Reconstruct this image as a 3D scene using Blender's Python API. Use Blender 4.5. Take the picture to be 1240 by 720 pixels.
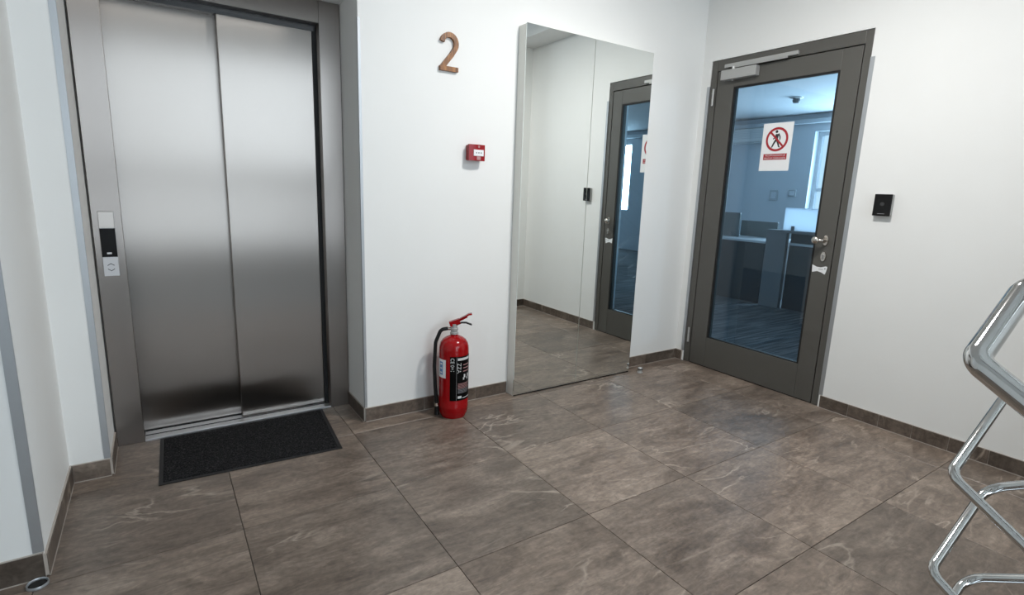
import bpy, bmesh, math, random
from mathutils import Vector, Matrix
random.seed(7)
for o in list(bpy.data.objects): bpy.data.objects.remove(o)
SC = bpy.context.scene
COL = SC.collection
PI = math.pi

# ------------------------------------------------------------------ camera
H = 1.29                                  # camera height; floor is z = 0
F_PX = 647.65                             # focal length in pixels of the 1240 px wide frame
RW = ((0.8358053993, -0.5479245029, 0.0347573529),
      (-0.0782524875, -0.1815491262, -0.9802634661),
      (0.5434205394, 0.8165896484, -0.1946161953))
cd = bpy.data.cameras.new('camera'); cam = bpy.data.objects.new('camera', cd); COL.objects.link(cam)
r, dn, fw = (Vector(v) for v in RW)
cam.matrix_world = Matrix(((r.x, -dn.x, -fw.x, 0), (r.y, -dn.y, -fw.y, 0), (r.z, -dn.z, -fw.z, H), (0, 0, 0, 1)))
cd.sensor_fit = 'HORIZONTAL'; cd.sensor_width = 36; cd.lens = F_PX / 1240 * 36
cd.clip_start = 0.02; cd.clip_end = 200
SC.camera = cam

# ------------------------------------------------------------------ sky and daylight
world = bpy.data.worlds.new('world'); SC.world = world; world.use_nodes = True
bg = world.node_tree.nodes['Background']
bg.inputs['Color'].default_value = (0.72, 0.87, 1.0, 1); bg.inputs['Strength'].default_value = 2.2

def area(name, loc, rot, sx, sy, power, color):
    l = bpy.data.lights.new(name, 'AREA'); l.shape = 'RECTANGLE'; l.size = sx; l.size_y = sy
    l.energy = power; l.color = color
    o = bpy.data.objects.new(name, l); COL.objects.link(o); o.location = loc; o.rotation_euler = rot
    return o
DAY = (0.91, 0.955, 1.0)
area('daylight_stair_window', (1.5, -3.56, 1.75), (PI/2, 0, 0), 3.1, 3.1, 132, DAY)          # faces +y
area('daylight_office_window_a', (9.62, 3.55, 1.7), (0, PI/2, 0), 1.5, 2.4, 360, (0.74, 0.9, 1.0))
area('daylight_office_window_b', (9.62, -4.5, 1.7), (0, PI/2, 0), 1.5, 0.9, 90, (0.74, 0.9, 1.0))
SC.view_settings.view_transform = 'Standard'; SC.view_settings.look = 'None'
SC.view_settings.gamma = 1.0; SC.view_settings.use_curve_mapping = False
SC.view_settings.exposure = -0.12

# ------------------------------------------------------------------ materials
def newmat(name):
    m = bpy.data.materials.new(name); m.use_nodes = True
    return m, m.node_tree, m.node_tree.nodes['Principled BSDF']
def N(nt, t, **kw):
    n = nt.nodes.new(t)
    for k, v in kw.items():
        if k in n.inputs: n.inputs[k].default_value = v
        else: setattr(n, k, v)
    return n
def ramp(nt, stops):
    n = nt.nodes.new('ShaderNodeValToRGB'); e = n.color_ramp.elements
    while len(e) < len(stops): e.new(0.5)
    for i, (p, c) in enumerate(stops): e[i].position = p; e[i].color = (*c, 1) if len(c) == 3 else c
    return n
def plain(name, col, rough=0.5, metal=0.0, noise=0.0, scale=30, bump=0.0, coat=0.0, spec=0.5):
    m, nt, b = newmat(name)
    b.inputs['Roughness'].default_value = rough; b.inputs['Metallic'].default_value = metal
    b.inputs['Base Color'].default_value = (*col, 1); b.inputs['Coat Weight'].default_value = coat
    b.inputs['Specular IOR Level'].default_value = spec
    if noise or bump:
        tc = N(nt, 'ShaderNodeTexCoord'); nz = N(nt, 'ShaderNodeTexNoise', Scale=scale, Detail=4.0)
        nt.links.new(tc.outputs['Object'], nz.inputs['Vector'])
        if noise:
            rp = ramp(nt, [(0.3, tuple(c * (1 - noise) for c in col)), (0.7, tuple(min(1, c * (1 + noise)) for c in col))])
            nt.links.new(nz.outputs['Fac'], rp.inputs['Fac']); nt.links.new(rp.outputs['Color'], b.inputs['Base Color'])
        if bump:
            bp = N(nt, 'ShaderNodeBump', Strength=bump, Distance=0.002)
            nt.links.new(nz.outputs['Fac'], bp.inputs['Height']); nt.links.new(bp.outputs['Normal'], b.inputs['Normal'])
    return m

def tile_material(name, dark=1.0, grain=(9.0, 34.0, 1.0)):
    m, nt, b = newmat(name); L = nt.links.new
    tc = N(nt, 'ShaderNodeTexCoord'); oi = N(nt, 'ShaderNodeObjectInfo')
    wn = N(nt, 'ShaderNodeTexWhiteNoise', noise_dimensions='1D'); L(oi.outputs['Random'], wn.inputs['W'])
    sc = N(nt, 'ShaderNodeVectorMath', operation='SCALE'); L(wn.outputs['Color'], sc.inputs[0]); sc.inputs['Scale'].default_value = 40
    ad = N(nt, 'ShaderNodeVectorMath', operation='ADD'); L(tc.outputs['Object'], ad.inputs[0]); L(sc.outputs['Vector'], ad.inputs[1])
    mp = N(nt, 'ShaderNodeMapping'); mp.inputs['Scale'].default_value = (1.0, 2.6, 1.0); mp.inputs['Rotation'].default_value = (0, 0, 0.22)
    L(ad.outputs['Vector'], mp.inputs['Vector'])
    n1 = N(nt, 'ShaderNodeTexNoise', Scale=2.8, Detail=12.0, Roughness=0.72, Distortion=0.6); L(mp.outputs['Vector'], n1.inputs['Vector'])
    r1 = ramp(nt, [(0.30, (0.080*dark, 0.062*dark, 0.050*dark)), (0.50, (0.172*dark, 0.139*dark, 0.115*dark)), (0.70, (0.285*dark, 0.238*dark, 0.200*dark))])
    L(n1.outputs['Fac'], r1.inputs['Fac'])
    # fine mottling
    n2 = N(nt, 'ShaderNodeTexNoise', Scale=55.0, Detail=3.0); L(ad.outputs['Vector'], n2.inputs['Vector'])
    mx = N(nt, 'ShaderNodeMix', data_type='RGBA', blend_type='OVERLAY'); mx.inputs['Factor'].default_value = 0.45
    L(r1.outputs['Color'], mx.inputs['A']); L(n2.outputs['Color'], mx.inputs['B'])
    bw = N(nt, 'ShaderNodeRGBToBW'); L(n2.outputs['Color'], bw.inputs['Color']); L(bw.outputs['Val'], mx.inputs['B'])
    # fine grain drawn out along the tile
    mg = N(nt, 'ShaderNodeMapping'); mg.inputs['Scale'].default_value = grain; mg.inputs['Rotation'].default_value = (0, 0, 0.3); L(ad.outputs['Vector'], mg.inputs['Vector'])
    n5 = N(nt, 'ShaderNodeTexNoise', Scale=1.0, Detail=9.0, Roughness=0.75, Distortion=1.2); L(mg.outputs['Vector'], n5.inputs['Vector'])
    r5 = ramp(nt, [(0.34, (0.22, 0.22, 0.22)), (0.66, (0.80, 0.80, 0.80))]); L(n5.outputs['Fac'], r5.inputs['Fac'])
    mg2 = N(nt, 'ShaderNodeMix', data_type='RGBA', blend_type='OVERLAY'); mg2.inputs['Factor'].default_value = 0.55
    L(mx.outputs['Result'], mg2.inputs['A']); L(r5.outputs['Color'], mg2.inputs['B']); mx = mg2
    # thin pale veins: ridges where a distorted noise crosses its middle value
    n3 = N(nt, 'ShaderNodeTexNoise', Scale=1.7, Detail=5.0, Roughness=0.5, Distortion=0.7); L(mp.outputs['Vector'], n3.inputs['Vector'])
    sb = N(nt, 'ShaderNodeMath', operation='SUBTRACT'); L(n3.outputs['Fac'], sb.inputs[0]); sb.inputs[1].default_value = 0.5
    ab = N(nt, 'ShaderNodeMath', operation='ABSOLUTE'); L(sb.outputs[0], ab.inputs[0])
    rv = ramp(nt, [(0.0, (1, 1, 1)), (0.007, (0.5, 0.5, 0.5)), (0.020, (0, 0, 0))]); L(ab.outputs[0], rv.inputs['Fac'])
    n4 = N(nt, 'ShaderNodeTexNoise', Scale=2.6, Detail=2.0); L(ad.outputs['Vector'], n4.inputs['Vector'])
    r4 = ramp(nt, [(0.50, (0, 0, 0)), (0.66, (0.75, 0.75, 0.75))]); L(n4.outputs['Fac'], r4.inputs['Fac'])
    ml = N(nt, 'ShaderNodeMath', operation='MULTIPLY'); L(rv.outputs['Color'], ml.inputs[0]); L(r4.outputs['Color'], ml.inputs[1])
    mv = N(nt, 'ShaderNodeMix', data_type='RGBA'); L(ml.outputs[0], mv.inputs['Factor']); L(mx.outputs['Result'], mv.inputs['A'])
    mv.inputs['B'].default_value = (0.48, 0.42, 0.36, 1)
    # whole-tile tone
    rt = ramp(nt, [(0.0, (0.80, 0.78, 0.76)), (1.0, (1.16, 1.11, 1.07))]); L(oi.outputs['Random'], rt.inputs['Fac'])
    mt = N(nt, 'ShaderNodeMix', data_type='RGBA', blend_type='MULTIPLY'); mt.inputs['Factor'].default_value = 1.0
    L(mv.outputs['Result'], mt.inputs['A']); L(rt.outputs['Color'], mt.inputs['B']); L(mt.outputs['Result'], b.inputs['Base Color'])
    rr = ramp(nt, [(0.3, (0.30, 0.30, 0.30)), (0.7, (0.46, 0.46, 0.46))]); L(n1.outputs['Fac'], rr.inputs['Fac']); L(rr.outputs['Color'], b.inputs['Roughness'])
    bp = N(nt, 'ShaderNodeBump', Strength=0.12, Distance=0.003); L(n1.outputs['Fac'], bp.inputs['Height']); L(bp.outputs['Normal'], b.inputs['Normal'])
    return m

def steel_material(name, col=(0.42, 0.388, 0.362), rough=0.31, aniso=1.0, rot=0.0):
    m, nt, b = newmat(name); L = nt.links.new
    b.inputs['Metallic'].default_value = 1; b.inputs['Anisotropic'].default_value = aniso
    b.inputs['Anisotropic Rotation'].default_value = rot
    tg = N(nt, 'ShaderNodeCombineXYZ', X=1.0, Y=0.3, Z=0.0); L(tg.outputs[0], b.inputs['Tangent'])   # brushing runs upright, so highlights spread sideways
    b.inputs['Base Color'].default_value = (*col, 1); b.inputs['Roughness'].default_value = rough
    return m

def wood_material(name):
    m, nt, b = newmat(name); L = nt.links.new
    tc = N(nt, 'ShaderNodeTexCoord'); mp = N(nt, 'ShaderNodeMapping'); mp.inputs['Scale'].default_value = (60, 60, 9); mp.inputs['Rotation'].default_value = (0, 0.5, 0)
    L(tc.outputs['Object'], mp.inputs['Vector'])
    nz = N(nt, 'ShaderNodeTexNoise', Scale=1.6, Detail=5.0, Distortion=0.6); L(mp.outputs['Vector'], nz.inputs['Vector'])
    rp = ramp(nt, [(0.32, (0.10, 0.036, 0.010)), (0.55, (0.27, 0.108, 0.028)), (0.72, (0.42, 0.19, 0.055))]); L(nz.outputs['Fac'], rp.inputs['Fac'])
    L(rp.outputs['Color'], b.inputs['Base Color']); b.inputs['Roughness'].default_value = 0.45
    return m

def pane_material(name, tint, ior=1.5, boost=1.0):
    """Clear tinted sheet: straight-through light times the tint plus a mirror reflection by Fresnel."""
    m = bpy.data.materials.new(name); m.use_nodes = True; nt = m.node_tree; nt.nodes.clear(); L = nt.links.new
    out = N(nt, 'ShaderNodeOutputMaterial'); tr = N(nt, 'ShaderNodeBsdfTransparent'); tr.inputs['Color'].default_value = (*tint, 1)
    cl = N(nt, 'ShaderNodeBsdfTransparent'); gl = N(nt, 'ShaderNodeBsdfGlossy'); gl.inputs['Roughness'].default_value = 0.0
    gl.inputs['Color'].default_value = (0.9, 0.96, 1.0, 1)
    fr = N(nt, 'ShaderNodeFresnel'); fr.inputs['IOR'].default_value = ior
    mx = N(nt, 'ShaderNodeMixShader'); L(fr.outputs[0], mx.inputs[0]); L(tr.outputs[0], mx.inputs[1]); L(gl.outputs[0], mx.inputs[2])
    ge = N(nt, 'ShaderNodeNewGeometry'); m2 = N(nt, 'ShaderNodeMixShader')
    L(ge.outputs['Backfacing'], m2.inputs[0]); L(mx.outputs[0], m2.inputs[1]); L(cl.outputs[0], m2.inputs[2]); L(m2.outputs[0], out.inputs[0])
    return m

def mat_fibre(name):
    m, nt, b = newmat(name); L = nt.links.new
    tc = N(nt, 'ShaderNodeTexCoord'); nz = N(nt, 'ShaderNodeTexNoise', Scale=170.0, Detail=3.0); L(tc.outputs['Object'], nz.inputs['Vector'])
    rp = ramp(nt, [(0.42, (0.006, 0.006, 0.007)), (0.60, (0.022, 0.022, 0.023)), (0.74, (0.065, 0.065, 0.065))]); L(nz.outputs['Fac'], rp.inputs['Fac'])
    L(rp.outputs['Color'], b.inputs['Base Color']); b.inputs['Roughness'].default_value = 0.95; b.inputs['Specular IOR Level'].default_value = 0.15
    bp = N(nt, 'ShaderNodeBump', Strength=0.8, Distance=0.004); L(nz.outputs['Fac'], bp.inputs['Height']); L(bp.outputs['Normal'], b.inputs['Normal'])
    return m

def carpet_material(name):
    m, nt, b = newmat(name); L = nt.links.new
    tc = N(nt, 'ShaderNodeTexCoord'); mp = N(nt, 'ShaderNodeMapping'); mp.inputs['Scale'].default_value = (2.0, 34, 1); mp.inputs['Rotation'].default_value = (0, 0, 0.02)
    L(tc.outputs['Object'], mp.inputs['Vector'])
    nz = N(nt, 'ShaderNodeTexNoise', Scale=1.0, Detail=3.0); L(mp.outputs['Vector'], nz.inputs['Vector'])
    rp = ramp(nt, [(0.35, (0.035, 0.042, 0.048)), (0.5, (0.075, 0.085, 0.092)), (0.66, (0.16, 0.17, 0.18))]); L(nz.outputs['Fac'], rp.inputs['Fac'])
    L(rp.outputs['Color'], b.inputs['Base Color']); b.inputs['Roughness'].default_value = 0.95
    return m

M = dict(
    wall=plain('wall_paint', (0.80, 0.805, 0.79), 0.62, noise=0.012, scale=3.0, bump=0.05),
    ceiling=plain('ceiling_paint', (0.80, 0.80, 0.79), 0.75, noise=0.01, scale=3),
    slab=plain('grout', (0.06, 0.05, 0.043), 0.9),
    tile=tile_material('stone_tile'), btile=tile_material('stone_skirting', 0.6, (16.0, 16.0, 24.0)),
    caulk=plain('pale_grout', (0.42, 0.38, 0.34), 0.8),
    alu=plain('aluminium_angle', (0.46, 0.48, 0.50), 0.42, 0.75),
    steel=steel_material('brushed_steel'), steel_dark=steel_material('brushed_steel_frame', (0.37, 0.34, 0.32), 0.34),
    dark=plain('shaft_black', (0.01, 0.01, 0.01), 0.9), black=plain('black_plastic', (0.008, 0.008, 0.009), 0.25),
    gloss_black=plain('black_glass', (0.004, 0.004, 0.005), 0.08), silver=plain('satin_silver', (0.56, 0.56, 0.57), 0.35, 0.85),
    silver_light=plain('light_silver_plate', (0.55, 0.55, 0.56), 0.4, 0.3), mark=plain('dark_print', (0.03, 0.03, 0.032), 0.5),
    grey_mark=plain('grey_print', (0.22, 0.22, 0.23), 0.5),
    mirror=plain('mirror_silvering', (0.84, 0.875, 0.86), 0.0, 1.0), white_board=plain('white_laminate', (0.80, 0.80, 0.75), 0.45),
    mirror_edge=plain('glass_edge', (0.66, 0.72, 0.66), 0.2),
    door=plain('grey_brown_coated_aluminium', (0.092, 0.088, 0.079), 0.42, 0.1), rubber=plain('rubber_seal', (0.006, 0.006, 0.006), 0.7),
    closer=plain('grey_closer_paint', (0.42, 0.42, 0.41), 0.4, 0.35), chrome=plain('polished_steel', (0.60, 0.595, 0.58), 0.07, 1.0),
    nickel=plain('satin_nickel', (0.62, 0.58, 0.53), 0.25, 1.0), paper=plain('white_paper', (0.80, 0.81, 0.82), 0.6),
    sign_red=plain('sign_red', (0.36, 0.012, 0.02), 0.5), ext_red=plain('extinguisher_red', (0.30, 0.002, 0.004), 0.16, spec=0.4),
    box_red=plain('call_point_red', (0.27, 0.003, 0.008), 0.3, spec=0.35), wood=wood_material('numeral_wood'), hose=plain('hose_rubber', (0.006, 0.006, 0.006), 0.45, spec=0.3),
    label_black=plain('label_black', (0.004, 0.004, 0.004), 0.35, spec=0.06), white_ink=plain('white_ink', (0.62, 0.62, 0.62), 0.5),
    blue_ink=plain('blue_ink', (0.10, 0.22, 0.45), 0.5), pink_ink=plain('pink_ink', (0.42, 0.22, 0.22), 0.5),
    mat=mat_fibre('mat_fibre'), mat_rim=plain('mat_rubber', (0.010, 0.010, 0.011), 0.6),
    pane=pane_material('door_glass', (0.57, 0.77, 0.92), 1.62), wpane=pane_material('window_glass', (0.94, 0.98, 1.0), 1.45),
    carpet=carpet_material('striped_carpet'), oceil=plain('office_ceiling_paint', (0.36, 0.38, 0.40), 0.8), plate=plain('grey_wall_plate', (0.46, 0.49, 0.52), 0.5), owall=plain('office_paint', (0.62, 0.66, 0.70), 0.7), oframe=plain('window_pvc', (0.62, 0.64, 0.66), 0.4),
    desk_dark=plain('desk_slate_panel', (0.022, 0.028, 0.034), 0.5), desk_grey=plain('desk_grey_panel', (0.15, 0.155, 0.16), 0.5),
    desk_top=plain('desk_pale_top', (0.55, 0.56, 0.57), 0.35), screen=plain('divider_fabric', (0.14, 0.16, 0.16), 0.9, noise=0.2, scale=200),
    white=plain('white_plastic', (0.74, 0.74, 0.73), 0.4), facade=plain('pale_render', (0.62, 0.60, 0.56), 0.8), facade_dark=plain('facade_window', (0.10, 0.13, 0.16), 0.2),
    stone=plain('step_stone', (0.14, 0.12, 0.105), 0.4, noise=0.25, scale=12), frosted=None,
)

def frosted_material(name, col):
    m = bpy.data.materials.new(name); m.use_nodes = True; nt = m.node_tree; nt.nodes.clear(); L = nt.links.new
    out = N(nt, 'ShaderNodeOutputMaterial'); a = N(nt, 'ShaderNodeBsdfTranslucent'); b = N(nt, 'ShaderNodeBsdfDiffuse'); x = N(nt, 'ShaderNodeMixShader')
    a.inputs['Color'].default_value = (*col, 1); b.inputs['Color'].default_value = (*col, 1); x.inputs[0].default_value = 0.4
    L(a.outputs[0], x.inputs[1]); L(b.outputs[0], x.inputs[2]); L(x.outputs[0], out.inputs[0]); return m
M['frosted'] = frosted_material('frosted_divider', (0.80, 0.84, 0.88))

# ------------------------------------------------------------------ mesh helpers
def bm_box(bm, x0, x1, y0, y1, z0, z1, bevel=0.0, seg=2):
    vs = [bm.verts.new(v) for v in ((x0,y0,z0),(x1,y0,z0),(x1,y1,z0),(x0,y1,z0),(x0,y0,z1),(x1,y0,z1),(x1,y1,z1),(x0,y1,z1))]
    fs = [bm.faces.new([vs[i] for i in f]) for f in ((0,3,2,1),(4,5,6,7),(0,1,5,4),(1,2,6,5),(2,3,7,6),(3,0,4,7))]
    if bevel:
        es = list({e for f in fs for e in f.edges})
        bmesh.ops.bevel(bm, geom=es, offset=bevel, segments=seg, affect='EDGES', profile=0.5)
    return vs
def bm_lathe(bm, prof, seg=40, cx=0, cy=0):
    rings = []
    for rr, z in prof:
        rings.append([bm.verts.new((cx, cy, z))] if rr < 1e-6 else
                     [bm.verts.new((cx + rr*math.cos(2*PI*i/seg), cy + rr*math.sin(2*PI*i/seg), z)) for i in range(seg)])
    for a, b in zip(rings, rings[1:]):
        for i in range(seg):
            j = (i+1) % seg
            if len(a) == 1 and len(b) == 1: continue
            if len(a) == 1: bm.faces.new((a[0], b[j], b[i]))
            elif len(b) == 1: bm.faces.new((a[i], a[j], b[0]))
            else: bm.faces.new((a[i], a[j], b[j], b[i]))
def fillet(pts, rad, seg=10):
    pts = [Vector(p) for p in pts]; out = [pts[0]]
    for i in range(1, len(pts)-1):
        p = pts[i]; a = (pts[i-1]-p); b = (pts[i+1]-p); ang = a.angle(b)
        rr = rad[i-1] if isinstance(rad, (list, tuple)) else rad
        t = min(rr / math.tan(ang/2), a.length*0.49, b.length*0.49); rr = t*math.tan(ang/2)
        a.normalize(); b.normalize(); c = p + (a+b).normalized() * (rr/math.sin(ang/2))
        s = p + a*t - c; e = p + b*t - c; sw = s.angle(e)
        for k in range(seg+1):
            u = k/seg
            v = (s*math.sin((1-u)*sw) + e*math.sin(u*sw)) / math.sin(sw) if sw > 1e-4 else s
            out.append(c + v)
    out.append(pts[-1]); return out
def bm_tube(bm, path, rad, seg=16, caps=True):
    path = [Vector(p) for p in path]; n = len(path)
    T = []
    for i in range(n):
        d = (path[min(i+1, n-1)] - path[max(i-1, 0)]).normalized(); T.append(d)
    up = Vector((0, 0, 1)) if abs(T[0].z) < 0.9 else Vector((1, 0, 0))
    u = T[0].cross(up).normalized(); rings = []
    for i in range(n):
        u = (u - T[i]*u.dot(T[i])).normalized(); v = T[i].cross(u)
        rr = rad[i] if isinstance(rad, (list, tuple)) else rad
        rings.append([bm.verts.new(path[i] + u*rr*math.cos(2*PI*k/seg) + v*rr*math.sin(2*PI*k/seg)) for k in range(seg)])
    for a, b in zip(rings, rings[1:]):
        for k in range(seg): bm.faces.new((a[k], a[(k+1)%seg], b[(k+1)%seg], b[k]))
    if caps: bm.faces.new(rings[0][::-1]); bm.faces.new(rings[-1])
def bm_poly(bm, pts, thick_vec):
    """Flat outline given as 3D points, extruded by thick_vec."""
    t = Vector(thick_vec); a = [bm.verts.new(p) for p in pts]; b = [bm.verts.new(Vector(p)+t) for p in pts]; n = len(a)
    bm.faces.new(a); bm.faces.new(b[::-1])
    for i in range(n): bm.faces.new((a[i], b[i], b[(i+1)%n], a[(i+1)%n]))
def obj(name, bm, mat, parent=None, smooth=None, origin=None):
    bmesh.ops.recalc_face_normals(bm, faces=bm.faces[:])
    if origin is not None: bmesh.ops.translate(bm, verts=bm.verts[:], vec=-Vector(origin))
    me = bpy.data.meshes.new(name); bm.to_mesh(me); bm.free()
    me.materials.append(M[mat] if isinstance(mat, str) else mat)
    if smooth is not None:
        me.polygons.foreach_set('use_smooth', [True]*len(me.polygons)); me.set_sharp_from_angle(angle=math.radians(smooth))
    o = bpy.data.objects.new(name, me); COL.objects.link(o)
    if parent: o.parent = parent
    if origin is not None:
        o.location = Vector(origin) - (world_loc(parent) if parent else Vector())
    elif parent: o.location = -world_loc(parent)
    return o
def world_loc(o):
    v = Vector()
    while o: v += o.location; o = o.parent
    return v
def box(name, x0, x1, y0, y1, z0, z1, mat, parent=None, bevel=0.0, smooth=None, origin=None):
    bm = bmesh.new(); bm_box(bm, min(x0,x1), max(x0,x1), min(y0,y1), max(y0,y1), min(z0,z1), max(z0,z1), bevel)
    return obj(name, bm, mat, parent, smooth, origin)
def boxes(name, lst, mat, parent=None, bevel=0.0):
    bm = bmesh.new()
    for b in lst: bm_box(bm, *b, bevel=bevel)
    return obj(name, bm, mat, parent)
def thing(name, label, cat, loc=(0, 0, 0), group=None):
    o = bpy.data.objects.new(name, None); COL.objects.link(o); o.location = loc; o.empty_display_size = 0.05
    return tag(o, label, cat, group)
def tag(o, label=None, cat=None, group=None, kind=None):
    if label: o['label'] = label
    if cat: o['category'] = cat
    if group: o['group'] = group
    if kind: o['kind'] = kind
    return o
def struct(o): o['kind'] = 'structure'; return o
def text_bm(s, size, fn, align='CENTER'):
    """Default-font lettering as a flat mesh, each point placed by fn(u, v)."""
    cu = bpy.data.curves.new('lettering', 'FONT'); cu.body = s; cu.size = size; cu.align_x = align; cu.align_y = 'CENTER'; cu.resolution_u = 3
    to = bpy.data.objects.new('lettering', cu); COL.objects.link(to)
    dg = bpy.context.evaluated_depsgraph_get(); me = bpy.data.meshes.new_from_object(to.evaluated_get(dg))
    bm = bmesh.new(); bm.from_mesh(me); bpy.data.objects.remove(to); bpy.data.meshes.remove(me); bpy.data.curves.remove(cu)
    for v in bm.verts: v.co = fn(v.co.x, v.co.y)
    return bm

# ------------------------------------------------------------------ main dimensions
XR, YB = 3.466, 2.765           # faces of the right and back walls
XL, XP, XQ = -0.393, -0.254, 0.886   # left wall, lift opening left and right edges
YP, YL = 2.760, 2.104           # pier face, near-left wall face
ZC = 2.90; ZS = 2.772           # ceilings
YE = 0.30                       # landing edge at the stairs

# ------------------------------------------------------------------ floor of single tiles
fl = struct(box('floor', -2.4, XR + 0.03, YE, 3.06, -0.22, -0.006, 'slab'))
PX, PY, X0, Y0 = 0.6025, 0.593, 0.183, 0.867
gap = 0.0010
def tile_mesh(w, d, mat='tile'):
    bm = bmesh.new(); bm_box(bm, -w/2+gap, w/2-gap, -d/2+gap, d/2-gap, -0.006, 0.0, bevel=0.0012, seg=1)
    me = bpy.data.meshes.new('tile'); bmesh.ops.recalc_face_normals(bm, faces=bm.faces[:]); bm.to_mesh(me); bm.free(); me.materials.append(M[mat]); return me
cache = {}
i0 = math.floor((-2.4 - X0)/PX); i1 = math.ceil((XR + 0.03 - X0)/PX)
j0 = math.floor((YE - Y0)/PY); j1 = math.ceil((3.06 - Y0)/PY)
for i in range(i0, i1):
    for j in range(j0, j1):
        a, b_ = max(-2.4, X0+i*PX), min(XR + 0.03, X0+(i+1)*PX); c, d_ = max(YE, Y0+j*PY), min(3.06, Y0+(j+1)*PY)
        if b_-a < 0.01 or d_-c < 0.01: continue
        if b_ < XL - 0.05 and c > YL + 0.05: continue          # wholly inside the left wall block
        if a > XQ + 0.1 and c > YB + 0.02: continue             # wholly behind the back wall
        key = (round(b_-a, 4), round(d_-c, 4))
        if key not in cache: cache[key] = tile_mesh(*key)
        t = bpy.data.objects.new('tile', cache[key]); COL.objects.link(t); t.parent = fl
        t.location = Vector(((a+b_)/2, (c+d_)/2, 0)) - fl.location

# ------------------------------------------------------------------ walls and ceilings
struct(boxes('wall_back', [(XQ, XR+0.2, YB, YB+0.22, 0, ZC), (XQ, XQ+0.2, YB+0.22, 3.35, 0, ZC), (XP, XQ, YB, 3.35, 2.216, ZC)], 'wall'))
struct(boxes('wall_left', [(-2.6, XL, YL, 3.35, 0, ZC), (XL, XP, YP, 3.35, 0, ZC)], 'wall'))
DY0, DY1, DZ = 1.612, 2.688, 2.264                # office door opening
struct(boxes('wall_right', [(XR, XR+0.2, 0.4, DY0, 0, ZC), (XR, XR+0.2, DY1, YB, 0, ZC), (XR, XR+0.2, DY0, DY1, DZ, ZC)], 'wall'))
struct(boxes('wall_stair_side', [(3.25, XR+0.2, -3.4, 0.4, -1.7, 5.2)], 'wall'))
# stairwell end wall with the big half-landing window
WX0, WX1, WZ0, WZ1 = -0.05, 3.05, 0.20, 3.30
struct(boxes('wall_stair_end', [(-2.6, WX0, -3.6, -3.4, -1.7, 5.2), (WX1, 3.66, -3.6, -3.4, -1.7, 5.2), (WX0, WX1, -3.6, -3.4, -1.7, WZ0), (WX0, WX1, -3.6, -3.4, WZ1, 5.2)], 'wall'))
struct(boxes('wall_corridor', [(-2.6, -2.4, -3.4, YL, 0, ZC)], 'wall'))
struct(boxes('wall_stair_upper', [(-0.2, 0.0, -3.4, YE, ZC, 5.2), (-0.2, 3.25, YE, YE+0.2, ZC+0.12, 5.2)], 'wall'))
struct(boxes('ceiling', [(-2.6, XR+0.2, YE, 3.35, ZC, ZC+0.12), (-2.6, 0.0, -3.4, YE, ZC, ZC+0.12), (-0.2, 3.66, -3.6, YE+0.2, 5.2, 5.3)], 'ceiling'))
struct(box('trim_1', 3.17, XR, 0.4, YB, ZS, ZC, 'ceiling'))
cf = struct(box('floor_corridor', -2.4, -0.08, -3.4, YE, -0.22, 0.0, 'stone'))

def skirting(name, p0, p1, nrm, h=0.078, t=0.009, step=0.6025, off=0.0):
    """Stone skirting along p0-p1 on a wall whose outward normal is nrm: pale joint behind, one piece per tile."""
    p0 = Vector((*p0, 0)); p1 = Vector((*p1, 0)); d = (p1-p0); Ln = d.length; d.normalize(); n = Vector((*nrm, 0))
    def seg(a, b, z0, z1, t0, t1, bm):
        q = [p0+d*a+n*t0, p0+d*b+n*t0, p0+d*b+n*t1, p0+d*a+n*t1]
        xs = [v.x for v in q]; ys = [v.y for v in q]; bm_box(bm, min(xs), max(xs), min(ys), max(ys), z0, z1)
    bm = bmesh.new(); seg(0, Ln, 0.0005, h+0.002, 0, t-0.0025, bm); seg(0, Ln, 0.0004, 0.0035, 0, t+0.0015, bm)
    base = struct(obj(name, bm, 'caulk'))
    a = -off
    while a < Ln - 0.004:
        s, e = max(0, a), min(Ln, a+step)
        if e - s > 0.01:
            bm = bmesh.new(); seg(s+0.0012, e-0.0012, 0.0036, h, 0.001, t, bm)
            c = p0 + d*(s+e)/2; obj('tile', bm, 'btile', base, origin=(c.x, c.y, h/2))
        a += step
skirting('baseboard_back', (XQ, YB), (1.815, YB), (0, -1), off=0.0, step=0.35)
skirting('baseboard_back_corner', (2.87, YB), (XR, YB), (0, -1), step=0.33, off=0.09)
skirting('baseboard_right', (XR, DY0-0.012), (XR, 0.4), (-1, 0), step=0.17)
skirting('baseboard_right_corner', (XR, DY1+0.012), (XR, YB-0.009), (-1, 0))
skirting('baseboard_recess_right', (XQ, YB+0.0), (XQ, 3.052), (-1, 0))
skirting('baseboard_recess_left', (XP, YP), (XP, 3.052), (1, 0))
skirting('baseboard_pier', (XL+0.009, YP), (XP, YP), (0, -1))
skirting('baseboard_left', (XL, YL), (XL, YP), (1, 0), off=0.05)
skirting('baseboard_left_front', (-2.4, YL), (XL, YL), (0, -1), step=0.6, off=0.2, h=0.088)
skirting('baseboard_stair_side', (3.25, 0.4), (XR-0.01, 0.4), (0, 1))
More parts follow.
